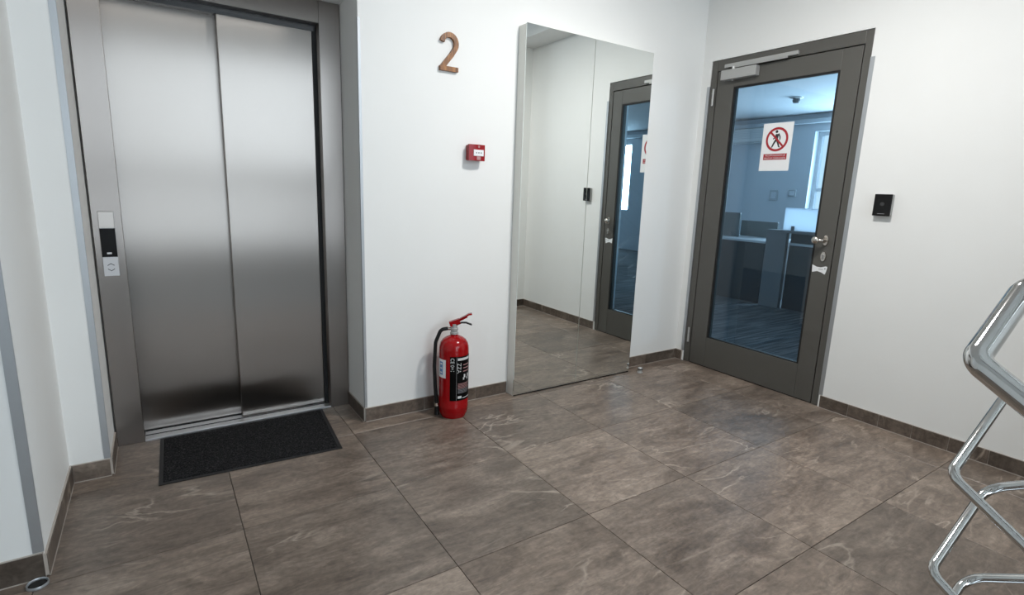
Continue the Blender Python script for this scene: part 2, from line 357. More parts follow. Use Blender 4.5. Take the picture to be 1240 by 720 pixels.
# aluminium corner guards
def guard(name, x, y, dx, dy, wx, wy, z0, z1):
    """L-shaped angle on an outside corner at (x, y); dx/dy point along the two wall faces away from the edge."""
    t = 0.002; bm = bmesh.new()
    bm_box(bm, *sorted((x - dx*t, x + dx*wx)), *sorted((y - dy*t, y)), z0, z1)
    bm_box(bm, *sorted((x - dx*t, x)), *sorted((y, y + dy*wy)), z0, z1)
    return struct(obj(name, bm, 'alu'))
guard('trim_2', XQ, YB, 1, 1, 0.012, 0.012, 0.082, 2.09)
guard('trim_3', XP, YP, -1, 1, 0.021, 0.012, 0.082, 2.35)
guard('trim_4', XL, YL, -1, 1, 0.026, 0.006, 0.092, 2.35)
guard('trim_5', XR, DY1, 1, 1, 0.012, 0.022, 0.082, 2.09)
guard('trim_6', XR, DY0, 1, -1, 0.012, 0.022, 0.082, 2.11)

# ------------------------------------------------------------------ windows of the stairwell and corridor
def window(name, axis, c, a0, a1, z0, z1, sash, depth=0.07, sill_dir=0):
    """Frame with mullions and panes in a wall opening. axis 'y': lies in a y = c plane (a = x); axis 'x': in an x = c plane (a = y)."""
    w = bpy.data.objects.new(name, None); COL.objects.link(w); struct(w)
    f = 0.06
    def bx(nm, p0, p1, q0, q1, mat, par, d0=-depth/2, d1=depth/2):
        if axis == 'y': return box(nm, p0, p1, c+d0, c+d1, q0, q1, mat, par)
        return box(nm, c+d0, c+d1, p0, p1, q0, q1, mat, par)
    bx('frame_rail', a0, a1, z0, z0+f, 'oframe', w); bx('frame_rail', a0, a1, z1-f, z1, 'oframe', w)
    bx('frame_stile', a0, a0+f, z0+f, z1-f, 'oframe', w); bx('frame_stile', a1-f, a1, z0+f, z1-f, 'oframe', w)
    xs, zs = sash
    xe = [a0+f] + [a0 + (a1-a0)*u for u in xs] + [a1-f]; ze = [z0+f] + [z0 + (z1-z0)*u for u in zs] + [z1-f]
    for u in xe[1:-1]: bx('mullion', u-0.035, u+0.035, z0+f, z1-f, 'oframe', w, -0.03, 0.03)
    for k, v in enumerate(ze[1:-1]):
        for p, q in zip(xe, xe[1:]):
            bx('transom', p+(0.036 if p != xe[0] else 0), q-(0.036 if q != xe[-1] else 0), v-0.03, v+0.03, 'oframe', w, -0.03, 0.03)
    for p, q in zip(xe, xe[1:]):
        for s, t in zip(ze, ze[1:]):
            bx('pane', p+(0.036 if p != xe[0] else 0.001), q-(0.036 if q != xe[-1] else 0.001), s+(0.031 if s != ze[0] else 0.001), t-(0.031 if t != ze[-1] else 0.001), 'wpane', w, -0.006, 0.006)
    return w
window('window_1', 'y', -3.48, WX0, WX1, WZ0, WZ1, ((0.33, 0.66), (0.36,)))

# ------------------------------------------------------------------ office behind the glass door
OX, OY0, OY1, OZ = 9.5, -6.0, 8.0, 2.76
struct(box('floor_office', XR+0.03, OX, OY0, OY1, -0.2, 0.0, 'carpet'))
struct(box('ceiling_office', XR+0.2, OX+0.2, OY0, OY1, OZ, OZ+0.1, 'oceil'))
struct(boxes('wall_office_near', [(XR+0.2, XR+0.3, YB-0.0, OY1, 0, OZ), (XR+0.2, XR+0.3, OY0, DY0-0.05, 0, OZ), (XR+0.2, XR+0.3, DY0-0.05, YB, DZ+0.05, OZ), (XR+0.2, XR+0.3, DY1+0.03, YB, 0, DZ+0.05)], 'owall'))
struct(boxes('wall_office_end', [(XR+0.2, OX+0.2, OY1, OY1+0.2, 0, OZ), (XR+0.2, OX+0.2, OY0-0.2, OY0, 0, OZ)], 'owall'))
wz0, wz1 = 0.95, 2.47
WY = [(2.35, 5.12), (-5.0, -4.03)]
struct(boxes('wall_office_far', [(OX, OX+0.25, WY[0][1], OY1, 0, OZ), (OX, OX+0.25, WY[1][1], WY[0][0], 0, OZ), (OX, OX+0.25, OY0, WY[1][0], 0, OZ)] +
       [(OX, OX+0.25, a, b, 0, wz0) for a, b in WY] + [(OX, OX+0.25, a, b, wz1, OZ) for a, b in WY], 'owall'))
window('window_2', 'x', OX+0.17, WY[0][0], WY[0][1], wz0, wz1, ((0.33, 0.66), (0.36,)))
window('window_3', 'x', OX+0.17, WY[1][0], WY[1][1], wz0, wz1, ((), (0.36,)))
# cable trunking under the office ceiling
struct(box('trim_7', OX-0.10, OX, WY[1][0], OY1, 2.60, 2.67, 'owall', bevel=0.006))
ac = thing('air_conditioner', 'white split air conditioner high on the office wall', 'air conditioner', (OX, 6.25, 2.30))
box('casing', OX-0.21, OX, 5.80, 6.62, 2.33, 2.585, 'white', ac, bevel=0.03)
box('air_flap', OX-0.20, OX-0.05, 5.86, 6.56, 2.315, 2.329, 'oframe', ac, bevel=0.004)
for k in range(5): box('grille_slat', OX-0.214, OX-0.209, 5.86, 6.56, 2.40+k*0.03, 2.412+k*0.03, 'oframe', ac)
det = thing('smoke_detector', 'small round smoke detector under the office ceiling', 'smoke detector', (7.85, 4.57, OZ))
bm = bmesh.new(); bm_lathe(bm, [(0, -0.018), (0.085, -0.018), (0.085, 0), (0, 0)], 28, 0, 0); bmesh.ops.translate(bm, verts=bm.verts[:], vec=(7.85, 4.57, OZ)); obj('base_plate', bm, 'white', det, 40)
bm = bmesh.new(); bm_lathe(bm, [(0, -0.085), (0.04, -0.08), (0.055, -0.05), (0.05, -0.0185), (0, -0.0185)], 28); bmesh.ops.translate(bm, verts=bm.verts[:], vec=(7.85, 4.57, OZ)); obj('sensor_head', bm, 'desk_grey', det, 40)
def wall_plate(label, y, z, w, h, name, cat):
    t = thing(name, label, cat, (OX, y, z)); box('casing', OX-0.025, OX, y-w/2, y+w/2, z-h/2, z+h/2, 'plate', t, bevel=0.006); box('cover', OX-0.03, OX-0.0255, y-w*0.3, y+w*0.3, z-h*0.3, z+h*0.3, 'owall', t)
wall_plate('flat grey wall box left of the thermostat in the office', 5.72, 1.385, 0.16, 0.19, 'switch_box', 'switch')
wall_plate('small grey thermostat beside the office window', 5.38, 1.43, 0.14, 0.12, 'thermostat', 'thermostat')

def workstation(label, x, ya, yb, top_z, depth, panel_mat):
    t = thing('office_desk', label, 'desk', (x, (ya+yb)/2, 0), 'office desks')
    box('worktop', x, x+depth, ya, yb, top_z-0.028, top_z, 'desk_top', t, bevel=0.003)
    box('front_panel', x+0.012, x+0.034, ya+0.03, yb-0.001, 0.002, top_z-0.0285, panel_mat, t)
    box('side_panel', x+0.036, x+depth-0.02, ya+0.02, ya+0.045, 0, top_z-0.0285, 'desk_grey', t)
    box('side_panel', x+0.036, x+depth-0.02, yb-0.045, yb-0.02, 0, top_z-0.0285, 'desk_grey', t)
    return t
workstation('long pale-topped desk with slate front panel by the office wall', 6.28, 3.80, 5.9, 0.79, 0.8, 'desk_dark')
workstation('lower slate desk behind the grey reception panel', 6.31, 1.6, 3.533, 0.80, 0.75, 'desk_dark')
rc = thing('reception_panel', 'tall grey end panel with dark counter at the office desks', 'counter', (6.25, 3.1, 0))
box('end_panel', 6.24, 6.30, 3.535, 3.79, 0, 0.915, 'desk_grey', rc, bevel=0.003)
box('counter_top', 6.24, 6.40, 1.6, 3.79, 0.916, 0.945, 'desk_grey', rc, bevel=0.003)
box('upstand', 6.33, 6.37, 1.6, 3.53, 0.801, 0.9155, 'desk_dark', rc)
def divider(label, x, ya, yb, za, zb, mat, name='desk_divider'):
    t = thing(name, label, 'divider', (x, (ya+yb)/2, za), 'desk dividers')
    box('panel', x, x+0.025, ya, yb, za+0.0, zb, mat, t)
    box('edge_strip', x-0.002, x+0.027, ya, yb, zb+0.0005, zb+0.012, 'desk_grey' if mat == 'screen' else 'frosted', t)
    for u in (ya+0.12, yb-0.12): box('clamp', x-0.006, x+0.031, u-0.02, u+0.02, za-0.0, za+0.05, 'desk_grey', t)
divider('dark green-grey desk divider at the wall end of the long desk', 6.60, 4.42, 5.6, 0.79, 1.10, 'screen')
divider('short dark desk divider next to the grey end panel', 6.95, 4.08, 4.62, 0.79, 0.99, 'screen')
divider('tall pale frosted divider above the dark counter', 6.36, 2.2, 3.66, 0.9455, 1.20, 'frosted')

# pale building outside the office window
bl = thing('apartment_building', 'pale apartment block outside the office window', 'building', (46, 18, -9))
box('body', 44, 54, 6, 34, -9, 7.0, 'facade', bl)
for fz in range(5):
    for k in range(8):
        y0 = 7.5 + k*3.3; box('window', 43.9, 43.99, y0, y0+1.5, -7.5+fz*3.0, -5.9+fz*3.0, 'facade_dark', bl)

# ------------------------------------------------------------------ lift entrance
lift = thing('elevator_entrance', 'brushed steel elevator doors in a steel frame with two sliding panels', 'elevator', ((XP+XQ)/2, 3.1, 0))
FY = 3.056
JL0, JL1, JR0, JR1 = XP+0.0095, -0.137, 0.777, XQ-0.004
def jamb(x0, x1):
    bm = bmesh.new(); bm_box(bm, x0, x1, FY, FY+0.062, 0.001, 2.213); return obj('frame_jamb', bm, 'steel_dark', lift)
jamb(JL0, JL1); jamb(JR0, JR1)
box('frame_header', JL1+0.001, JR0-0.001, FY, FY+0.06, 2.105, 2.213, 'steel_dark', lift, bevel=0.002)
box('header_return', JL1+0.001, JR0-0.001, FY+0.061, FY+0.12, 2.075, 2.20, 'black', lift)
def panel(x0, x1, y, z1, parent=lift):
    bm = bmesh.new(); bm_box(bm, x0, x1, y, y+0.03, 0.014, z1, bevel=0.003, seg=2); p = obj('door_panel', bm, 'steel', parent); return p
panel(0.312, 0.755, 3.122, 2.09); panel(-0.165, 0.35, 3.168, 2.09)
box('door_edge', 0.756, 0.7765, 3.12, 3.20, 0.0135, 2.09, 'rubber', lift)
sl = box('sill', JL1+0.002, JR0-0.002, FY-0.004, 3.30, 0.0005, 0.011, 'silver', lift, bevel=0.001)
for y in (3.102, 3.158): box('sill_groove', JL1+0.004, JR0-0.004, y, y+0.010, 0.0112, 0.0125, 'black', sl)
struct(box('floor_light_stop', XP-0.01, XQ+0.01, 3.0605, 3.345, -0.2, 0.0, 'dark'))  # unseen slab added to stop sky light leaking in under the lift frame
struct(box('wall_shaft', XP-0.02, XQ+0.02, 3.31, 3.34, 0, 2.3, 'dark'))

cpn = thing('elevator_call_panel', 'slim elevator call panel with black display and two arrows on the steel frame', 'call panel', (-0.197, FY, 0.99))
PA, PB = -0.222, -0.163; ZA, ZB = 0.842, 1.137
box('back_plate', PA, PB, FY-0.009, FY-0.0005, ZA, ZB, 'silver', cpn, bevel=0.002)
box('upper_cover', PA+0.001, PB-0.001, FY-0.0125, FY-0.0095, 1.062, ZB-0.001, 'steel', cpn, bevel=0.001)
box('display', PA+0.001, PB-0.001, FY-0.0125, FY-0.0095, 0.931, 1.061, 'gloss_black', cpn)
bt = box('button_plate', PA+0.001, PB-0.001, FY-0.0125, FY-0.0095, ZA+0.001, 0.930, 'silver_light', cpn, bevel=0.001)
xm = (PA+PB)/2
for s, zc in ((1, 0.898), (-1, 0.870)):
    bm = bmesh.new(); y = FY-0.0128; w, hh, k = 0.013, 0.009, 0.0035
    bm_poly(bm, [(xm-w, y, zc-s*hh/2), (xm, y, zc+s*hh/2), (xm+w, y, zc-s*hh/2), (xm+w, y, zc-s*(hh/2+k)), (xm, y, zc+s*(hh/2-k)), (xm-w, y, zc-s*(hh/2+k))], (0, -0.001, 0))
    obj('arrow', bm, 'mark', bt)
box('indicator', xm-0.010, xm+0.008, FY-0.0131, FY-0.0126, 0.944, 0.952, 'white_ink', cpn)

# ------------------------------------------------------------------ door mat
mat_t = thing('door_mat', 'black ribbed entrance mat lying in front of the elevator', 'mat', (0.31, 2.79, 0))
MP = [(-0.083, 2.552), (0.686, 2.512), (0.722, 3.046), (-0.072, 3.048)]
def quad_prism(bm, q, z0, z1, inset=0.0):
    c = Vector((sum(p[0] for p in q)/4, sum(p[1] for p in q)/4))
    qq = []
    for p in q:
        v = Vector(p) - c; qq.append((c.x + v.x - math.copysign(inset, v.x), c.y + v.y - math.copysign(inset, v.y)))
    bm_poly(bm, [(x, y, z0) for x, y in qq], (0, 0, z1-z0)); return qq
bm = bmesh.new(); quad_prism(bm, MP, 0.0005, 0.004); obj('rubber_border', bm, 'mat_rim', mat_t)
# pile surface with real relief
bm = bmesh.new(); qi = quad_prism(bmesh.new(), MP, 0, 1, 0.016); nx, ny = 150, 100; g = []
for j in range(ny+1):
    row = []
    for i in range(nx+1):
        u, v = i/nx, j/ny
        p = Vector(qi[0])*(1-u)*(1-v) + Vector(qi[1])*u*(1-v) + Vector(qi[2])*u*v + Vector(qi[3])*(1-u)*v
        e = i in (0, nx) or j in (0, ny)
        row.append(bm.verts.new((p.x, p.y, 0.0041 if e else 0.0065 + 0.0028*random.random())))
    g.append(row)
for j in range(ny):
    for i in range(nx): bm.faces.new((g[j][i], g[j][i+1], g[j+1][i+1], g[j+1][i]))
tag(obj('pile', bm, 'mat', mat_t), kind='stuff')

# ------------------------------------------------------------------ mirror cabinet
mr = thing('wall_mirror', 'tall two-panel mirror on a white backing box standing on the floor', 'mirror', (2.34, YB, 0))
MX0, MX1, MXM, MY, MZ = 1.822, 2.852, 2.337, 2.683, 2.222
box('backing_box', MX0+0.001, MX1-0.004, MY+0.007, YB-0.001, 0.001, MZ-0.003, 'white_board', mr)
box('bottom_gap_shade', MX0+0.003, MX1-0.003, MY+0.0005, MY+0.0065, 0.001, 0.0085, 'rubber', mr)  # black strip imitating the shade in the gap below the mirror
for a, b_ in ((MX0, MXM-0.002), (MXM+0.002, MX1)):
    p = box('mirror_panel', a, b_, MY, MY+0.005, 0.009, MZ, 'mirror', mr)
    box('glass_edge', a, a+0.0022, MY+0.0052, MY+0.0069, 0.009, MZ, 'mirror_edge', p)
    box('top_edge', a, b_, MY+0.0052, MY+0.0069, MZ-0.004, MZ, 'mirror_edge', p)

# ------------------------------------------------------------------ office door
dr = bpy.data.objects.new('door_1', None); COL.objects.link(dr); struct(dr); dr.location = (XR, 2.15, 0)
dr['label'] = 'dark grey metal office door with large glass pane and door closer'
fx0, fx1 = XR+0.004, XR+0.075                      # frame depth
LY0, LY1, LZ1 = 1.662, 2.630, 2.184
box('frame_stile', fx0, fx1, DY0+0.003, LY0-0.006, 0.001, DZ-0.003, 'door', dr, bevel=0.002)
box('frame_stile', fx0, fx1, LY1+0.006, DY1-0.003, 0.001, DZ-0.003, 'door', dr, bevel=0.002)
box('frame_head', fx0, fx1, LY0-0.0055, LY1+0.0055, LZ1+0.006, DZ-0.003, 'door', dr, bevel=0.002)
boxes('seal', [(fx0+0.03, fx0+0.06, LY0-0.0055, LY0-0.001, 0.006, LZ1+0.005), (fx0+0.03, fx0+0.06, LY1+0.001, LY1+0.0055, 0.006, LZ1+0.005), (fx0+0.03, fx0+0.06, LY0-0.001, LY1+0.001, LZ1+0.001, LZ1+0.005), (fx0+0.008, fx0+0.06, LY0, LY1, 0.0005, 0.006)], 'rubber', dr)
lx0, lx1 = XR+0.006, XR+0.070
GY0, GY1, GZ0, GZ1 = 1.776, 2.492, 0.236, 2.066
leaf = box('leaf_bottom_rail', lx0, lx1, GY0-0.001, GY1+0.001, 0.007, GZ0, 'door', dr, bevel=0.002)
box('leaf_top_rail', lx0, lx1, GY0-0.001, GY1+0.001, GZ1, LZ1, 'door', dr, bevel=0.002)
lock = box('leaf_stile', lx0, lx1, LY0, GY0-0.0015, 0.007, LZ1, 'door', dr, bevel=0.002)
box('leaf_stile', lx0, lx1, GY1+0.0015, LY1, 0.007, LZ1, 'door', dr, bevel=0.002)
pane = box('pane', lx0+0.022, lx0+0.030, GY0+0.001, GY1-0.001, GZ0+0.001, GZ1-0.001, 'pane', dr)
g_ = 0.012
boxes('glazing_bead', [(lx0+0.004, lx0+0.0215, GY0, GY0+g_, GZ0, GZ1), (lx0+0.004, lx0+0.0215, GY1-g_, GY1, GZ0, GZ1), (lx0+0.004, lx0+0.0215, GY0+g_, GY1-g_, GZ1-g_, GZ1), (lx0+0.004, lx0+0.0215, GY0+g_, GY1-g_, GZ0, GZ0+g_*0.5)], 'rubber', dr)
for zc in (2.01, 0.225):
    bm = bmesh.new(); bm_lathe(bm, [(0, zc-0.06), (0.008, zc-0.058), (0.008, zc+0.022), (0.0095, zc+0.0225), (0.0095, zc+0.028), (0.008, zc+0.0285), (0.008, zc+0.058), (0, zc+0.06)], 16, XR-0.008, LY1+0.018)
    obj('hinge', bm, 'closer', dr, 40)
cl = box('door_closer', lx0-0.047, lx0-0.0005, 2.305, 2.575, 2.112, 2.178, 'closer', dr, bevel=0.003)
box('slide_rail', fx0-0.022, fx0-0.0005, 2.04, 2.568, 2.198, 2.222, 'closer', cl, bevel=0.002)
box('slide_arm', fx0-0.030, fx0-0.023, 2.10, 2.50, 2.186, 2.196, 'closer', cl, bevel=0.001)
bm = bmesh.new(); bm_lathe(bm, [(0, 2.1785), (0.010, 2.1785), (0.010, 2.197), (0, 2.197)], 14, lx0-0.026, 2.49); obj('pivot', bm, 'white', cl, 40)
bm = bmesh.new(); bm_lathe(bm, [(0, 2.104), (0.007, 2.104), (0.008, 2.1115), (0, 2.1115)], 14, lx0-0.026, 2.49); obj('pivot_cap', bm, 'closer', cl, 40)
# lever knob, lock plate
def bm_disc_x(bm, x0, x1, y, z, ry, rz, seg=28):
    a = [bm.verts.new((x0, y+ry*math.cos(2*PI*i/seg), z+rz*math.sin(2*PI*i/seg))) for i in range(seg)]
    b = [bm.verts.new((x1, y+ry*0.88*math.cos(2*PI*i/seg), z+rz*0.88*math.sin(2*PI*i/seg))) for i in range(seg)]
    bm.faces.new(a); bm.faces.new(b[::-1])
    for i in range(seg): bm.faces.new((a[i], b[i], b[(i+1)%seg], a[(i+1)%seg]))
KY, KZ = 1.712, 1.058
bm = bmesh.new(); bm_disc_x(bm, lx0-0.0005, lx0-0.010, KY, KZ, 0.018, 0.035); kn = obj('door_knob', bm, 'nickel', lock, 40)
bm = bmesh.new(); path = fillet([(lx0-0.008, KY, KZ), (lx0-0.045, KY+0.004, KZ), (lx0-0.056, KY+0.03, KZ)], 0.015, 6); bm_tube(bm, path, 0.0095, 16); obj('knob_neck', bm, 'nickel', kn, 40)
kn2 = kn
bm = bmesh.new(); bm_lathe(bm, [(0, -0.016), (0.012, -0.015), (0.021, -0.008), (0.0235, 0.001), (0.021, 0.010), (0.012, 0.016), (0, 0.017)], 24)
bmesh.ops.rotate(bm, verts=bm.verts[:], cent=(0,0,0), matrix=Matrix.Rotation(-PI/2, 3, 'Y')); bmesh.ops.translate(bm, verts=bm.verts[:], vec=(lx0-0.060, KY+0.036, KZ)); obj('knob_ball', bm, 'nickel', kn2, 60)
bm = bmesh.new(); bm_disc_x(bm, lx0-0.0005, lx0-0.010, KY, 0.957, 0.017, 0.033); es = obj('lock_plate', bm, 'nickel', lock, 40)
bm = bmesh.new(); bm_disc_x(bm, lx0-0.0105, lx0-0.013, KY, 0.965, 0.008, 0.008, 16); bm_box(bm, lx0-0.013, lx0-0.0105, KY-0.005, KY+0.005, 0.940, 0.960); obj('cylinder', bm, 'closer', es)
box('keyhole', lx0-0.0142, lx0-0.0132, KY-0.0015, KY+0.0015, 0.942, 0.968, 'black', es)

# notice on the glass
sgn = thing('prohibition_sign', 'white no-entry paper notice with red ring taped on the door glass', 'sign', (lx0+0.0215, 2.133, 1.485))
sx = lx0+0.0212
SY0, SY1, SZ0, SZ1 = 2.028, 2.238, 1.486, 1.796
box('sheet', sx-0.0008, sx, SY0, SY1, SZ0, SZ1, 'paper', sgn)
# on this face: u to the right in the picture means -y
def sp(u, v, lift=0.0004): return Vector((sx-0.0009-lift, (SY0+SY1)/2 - u, 1.690 + v))
def ring_bm(r0, r1, seg=48):
    bm = bmesh.new(); a = [bm.verts.new(sp(r0*math.cos(2*PI*i/seg), r0*math.sin(2*PI*i/seg))) for i in range(seg)]; b = [bm.verts.new(sp(r1*math.cos(2*PI*i/seg), r1*math.sin(2*PI*i/seg))) for i in range(seg)]
    for i in range(seg): bm.faces.new((a[i], b[i], b[(i+1)%seg], a[(i+1)%seg]))
    return bm
obj('red_ring', ring_bm(0.063, 0.078), 'sign_red', sgn)
fig = bmesh.new()
def strip(bm, a, b, w0, w1, lift):
    a = Vector(a); b = Vector(b); d = (b-a).normalized(); n = Vector((-d.y, d.x))
    q = [a+n*w0, b+n*w1, b-n*w1, a-n*w0]; bm.faces.new([bm.verts.new(sp(p.x, p.y, lift)) for p in q])
def blob(bm, c, rr, lift, seg=18): bm.faces.new([bm.verts.new(sp(c[0]+rr*math.cos(2*PI*i/seg), c[1]+rr*math.sin(2*PI*i/seg), lift)) for i in range(seg)])
LW = 0.0006
blob(fig, (-0.006, 0.050), 0.0095, LW)
for a, b, w0, w1 in [((0.001, 0.034), (-0.002, -0.002), 0.0105, 0.008), ((0.008, 0.036), (0.021, 0.014), 0.0048, 0.004), ((0.021, 0.014), (0.021, -0.006), 0.004, 0.0032), ((-0.006, 0.034), (-0.014, 0.012), 0.0048, 0.004), ((-0.014, 0.012), (-0.027, 0.002), 0.004, 0.003),
                    ((0.000, 0.0), (0.011, -0.026), 0.0078, 0.006), ((0.011, -0.026), (0.019, -0.050), 0.006, 0.0045), ((-0.003, 0.0), (-0.017, -0.022), 0.0076, 0.006), ((-0.017, -0.022), (-0.031, -0.052), 0.006, 0.0045), ((0.019, -0.050), (0.027, -0.050), 0.004, 0.003)]:
    strip(fig, a, b, w0, w1, LW)
obj('walking_figure', fig, 'mark', sgn)
bm = bmesh.new(); strip(bm, (-0.0465, 0.0465), (0.0465, -0.0465), 0.0062, 0.0062, 0.0009); obj('red_bar', bm, 'sign_red', sgn)
bm = bmesh.new(); q = [(-0.082, -0.093), (0.082, -0.093), (0.082, -0.132), (-0.082, -0.132)]; bm.faces.new([bm.verts.new(sp(*p)) for p in q]); obj('caption_box', bm, 'sign_red', sgn)
for s, v in (('NEZAPOSLENIMA JE', -0.1035), ('PRISTUP ZABRANJEN', -0.1225)):
    obj('caption_text', text_bm(s, 0.0165, lambda x, y, v=v: sp(x*0.97, y + v, 0.0008)), 'white_ink', sgn)

# torn sticker under the lock
stk = thing('lock_sticker', 'small torn white paper sticker under the door lock', 'sticker', (lx0, 1.72, 0.875))
bm = bmesh.new(); x = lx0-0.0012
bm_poly(bm, [(x, y, z) for y, z in [(1.774, 0.900), (1.746, 0.889), (1.720, 0.888), (1.690, 0.898), (1.680, 0.894), (1.684, 0.868), (1.690, 0.846), (1.712, 0.856), (1.738, 0.862), (1.770, 0.853)]], (0.0008, 0, 0)); obj('paper', bm, 'paper', stk)
box('print_line', x-0.0006, x-0.0001, 1.705, 1.732, 0.874, 0.877, 'grey_mark', stk); box('print_line', x-0.0006, x-0.0001, 1.690, 1.697, 0.878, 0.886, 'grey_mark', stk)

# card reader
rd = thing('card_reader', 'black glass access card reader on the wall beside the office door', 'card reader', (XR, 1.43, 1.285))
RY0, RY1, RZ0, RZ1 = 1.374, 1.462, 1.226, 1.346
box('housing', XR-0.022, XR-0.0005, RY0, RY1, RZ0, RZ1, 'closer', rd, bevel=0.003)
box('front_glass', XR-0.032, XR-0.0225, RY0-0.001, RY1+0.001, RZ0-0.001, RZ1+0.001, 'gloss_black', rd, bevel=0.003)
box('status_line', XR-0.0328, XR-0.0321, 1.40, 1.436, RZ0+0.010, RZ0+0.013, 'grey_mark', rd)
bm = bmesh.new(); bm_poly(bm, [(XR-0.0328, 1.418+0.011*math.cos(2*PI*i/20), 1.292+0.011*math.sin(2*PI*i/20)) for i in range(20)], (0.0006, 0, 0)); obj('sensor', bm, 'mark', rd)

# door stop in front of the mirror
bm = bmesh.new(); bm_lathe(bm, [(0, 0.0005), (0.020, 0.0005), (0.021, 0.006), (0.015, 0.010), (0.0135, 0.022), (0.017, 0.025), (0.018, 0.036), (0.013, 0.042), (0, 0.043)], 24, 2.915, 2.628)
ds = thing('door_stop', 'small round metal door stop on the floor by the mirror corner', 'door stop', (2.915, 2.628, 0)); obj('stop_body', bm, 'closer', ds, 40)
bm = bmesh.new(); bm_lathe(bm, [(0.0182, 0.028), (0.0195, 0.028), (0.0195, 0.034), (0.0182, 0.034), (0.0182, 0.028)], 24, 2.915, 2.628); obj('rubber_ring', bm, 'hose', ds, 40)
# floor socket ring at the near left corner
fs = thing('floor_cup', 'small metal-rimmed black cup set in the floor at the wall corner', 'floor cup', (-0.411, 2.066, 0))
bm = bmesh.new(); bm_lathe(bm, [(0.025, 0.0005), (0.029, 0.0005), (0.0292, 0.006), (0.028, 0.009), (0.0265, 0.009), (0.0245, 0.006), (0.025, 0.0005)], 36, -0.411, 2.066); obj('rim', bm, 'alu', fs, 40)
bm = bmesh.new(); bm_lathe(bm, [(0, 0.0006), (0.0243, 0.0006), (0.0243, 0.002), (0, 0.002)], 36, -0.411, 2.066); obj('well', bm, 'dark', fs, 40)

# ------------------------------------------------------------------ wooden numeral
num = thing('floor_number', 'wooden numeral 2 mounted on the white wall', 'number', (1.37, YB, 2.0))
cx, cz, S = 1.371, 2.006, 1.0
ctr = []
for k in range(19):                                   # bowl from the upper-left tip round to the right
    a = math.radians(172 - k*(172+38)/18); ctr.append(Vector((0.003 + 0.0415*math.cos(a), 0.043 + 0.043*math.sin(a))))
ctr += [Vector((0.016, -0.014)), Vector((-0.010, -0.045)), Vector((-0.0365, -0.078))]
w = 0.0125; bm = bmesh.new(); rows = []
for i, p in enumerate(ctr):
    t = (ctr[min(i+1, len(ctr)-1)] - ctr[max(i-1, 0)]).normalized(); n = Vector((-t.y, t.x))
    rows.append([bm.verts.new((cx+q.x, y, cz+q.y)) for q, y in ((p+n*w, YB-0.0005), (p-n*w, YB-0.0005), (p-n*w, YB-0.0185), (p+n*w, YB-0.0185))])
for a, b_ in zip(rows, rows[1:]):
    for k in range(4): bm.faces.new((a[k], a[(k+1)%4], b_[(k+1)%4], b_[k]))
bm.faces.new(rows[0]); bm.faces.new(rows[-1][::-1])
bm_box(bm, cx-0.052, cx+0.056, YB-0.0186, YB-0.0004, cz-0.096, cz-0.0725)
obj('numeral', bm, 'wood', num)

# ------------------------------------------------------------------ fire alarm call point
fa = thing('fire_alarm_button', 'red square fire alarm call point on the white wall', 'fire alarm', (1.537, YB, 1.496))
ax0, ax1, az0, az1 = 1.487, 1.589, 1.452, 1.540
box('back_box', ax0+0.004, ax1-0.004, YB-0.030, YB-0.0005, az0+0.002, az1-0.002, 'box_red', fa, bevel=0.004)
bm = bmesh.new(); nseg = 14; prof = []
for k in range(nseg+1):                               # front bulges slightly
    u = k/nseg; prof.append((ax0+(ax1-ax0)*u, YB-0.046-0.008*math.sin(PI*u)))
prof += [(ax1, YB-0.0305), (ax0, YB-0.0305)]
bm_poly(bm, [(x, y, az0) for x, y in prof], (0, 0, az1-az0)); obj('front_cover', bm, 'box_red', fa, 30)
fy = YB-0.0545
box('press_label', 1.513, 1.576, fy-0.0015, fy+0.006, 1.478, 1.512, 'paper', fa, bevel=0.001)
for k in range(3): 
    bm = bmesh.new(); xc = 1.530+k*0.0145; bm_poly(bm, [(xc+0.0042*math.cos(2*PI*i/12), fy-0.0018, 1.495+0.0042*math.sin(2*PI*i/12)) for i in range(12)], (0, -0.0004, 0)); obj('label_dot', bm, 'grey_mark', fa)
box('test_key', 1.532, 1.558, fy-0.001, fy+0.006, 1.456, 1.4765, 'pink_ink', fa, bevel=0.001)
bm = bmesh.new(); bm_lathe(bm, [(0, -0.004), (0.006, -0.003), (0.008, 0.004), (0, 0.004)], 16); bmesh.ops.rotate(bm, verts=bm.verts[:], cent=(0,0,0), matrix=Matrix.Rotation(-PI/2, 3, 'X')); bmesh.ops.translate(bm, verts=bm.verts[:], vec=(1.545, fy+0.001, 1.528)); obj('indicator', bm, 'pink_ink', fa, 40)

# ------------------------------------------------------------------ fire extinguisher
EX, EY, ER = 1.360, 2.622, 0.085
ext = thing('fire_extinguisher', 'red dry powder fire extinguisher with black label and hose on the floor', 'fire extinguisher', (EX, EY, 0))
bm = bmesh.new(); bm_lathe(bm, [(0, 0.022), (0.050, 0.020), (0.073, 0.026), (0.082, 0.040), (ER, 0.058), (ER, 0.062), (ER+0.0007, 0.064), (ER, 0.067), (ER, 0.400), (0.083, 0.418), (0.077, 0.438), (0.066, 0.455), (0.048, 0.468), (0.030, 0.476), (0.021, 0.480), (0.021, 0.486), (0, 0.486)], 56, EX, EY)
obj('cylinder', bm, 'ext_red', ext, 40)
bm = bmesh.new(); bm_lathe(bm, [(0.064, 0.0005), (0.070, 0.0005), (0.083, 0.030), (ER-0.0015, 0.044), (0.078, 0.034), (0.066, 0.006), (0.064, 0.0005)], 48, EX, EY); obj('base_ring', bm, 'ext_red', ext, 40)
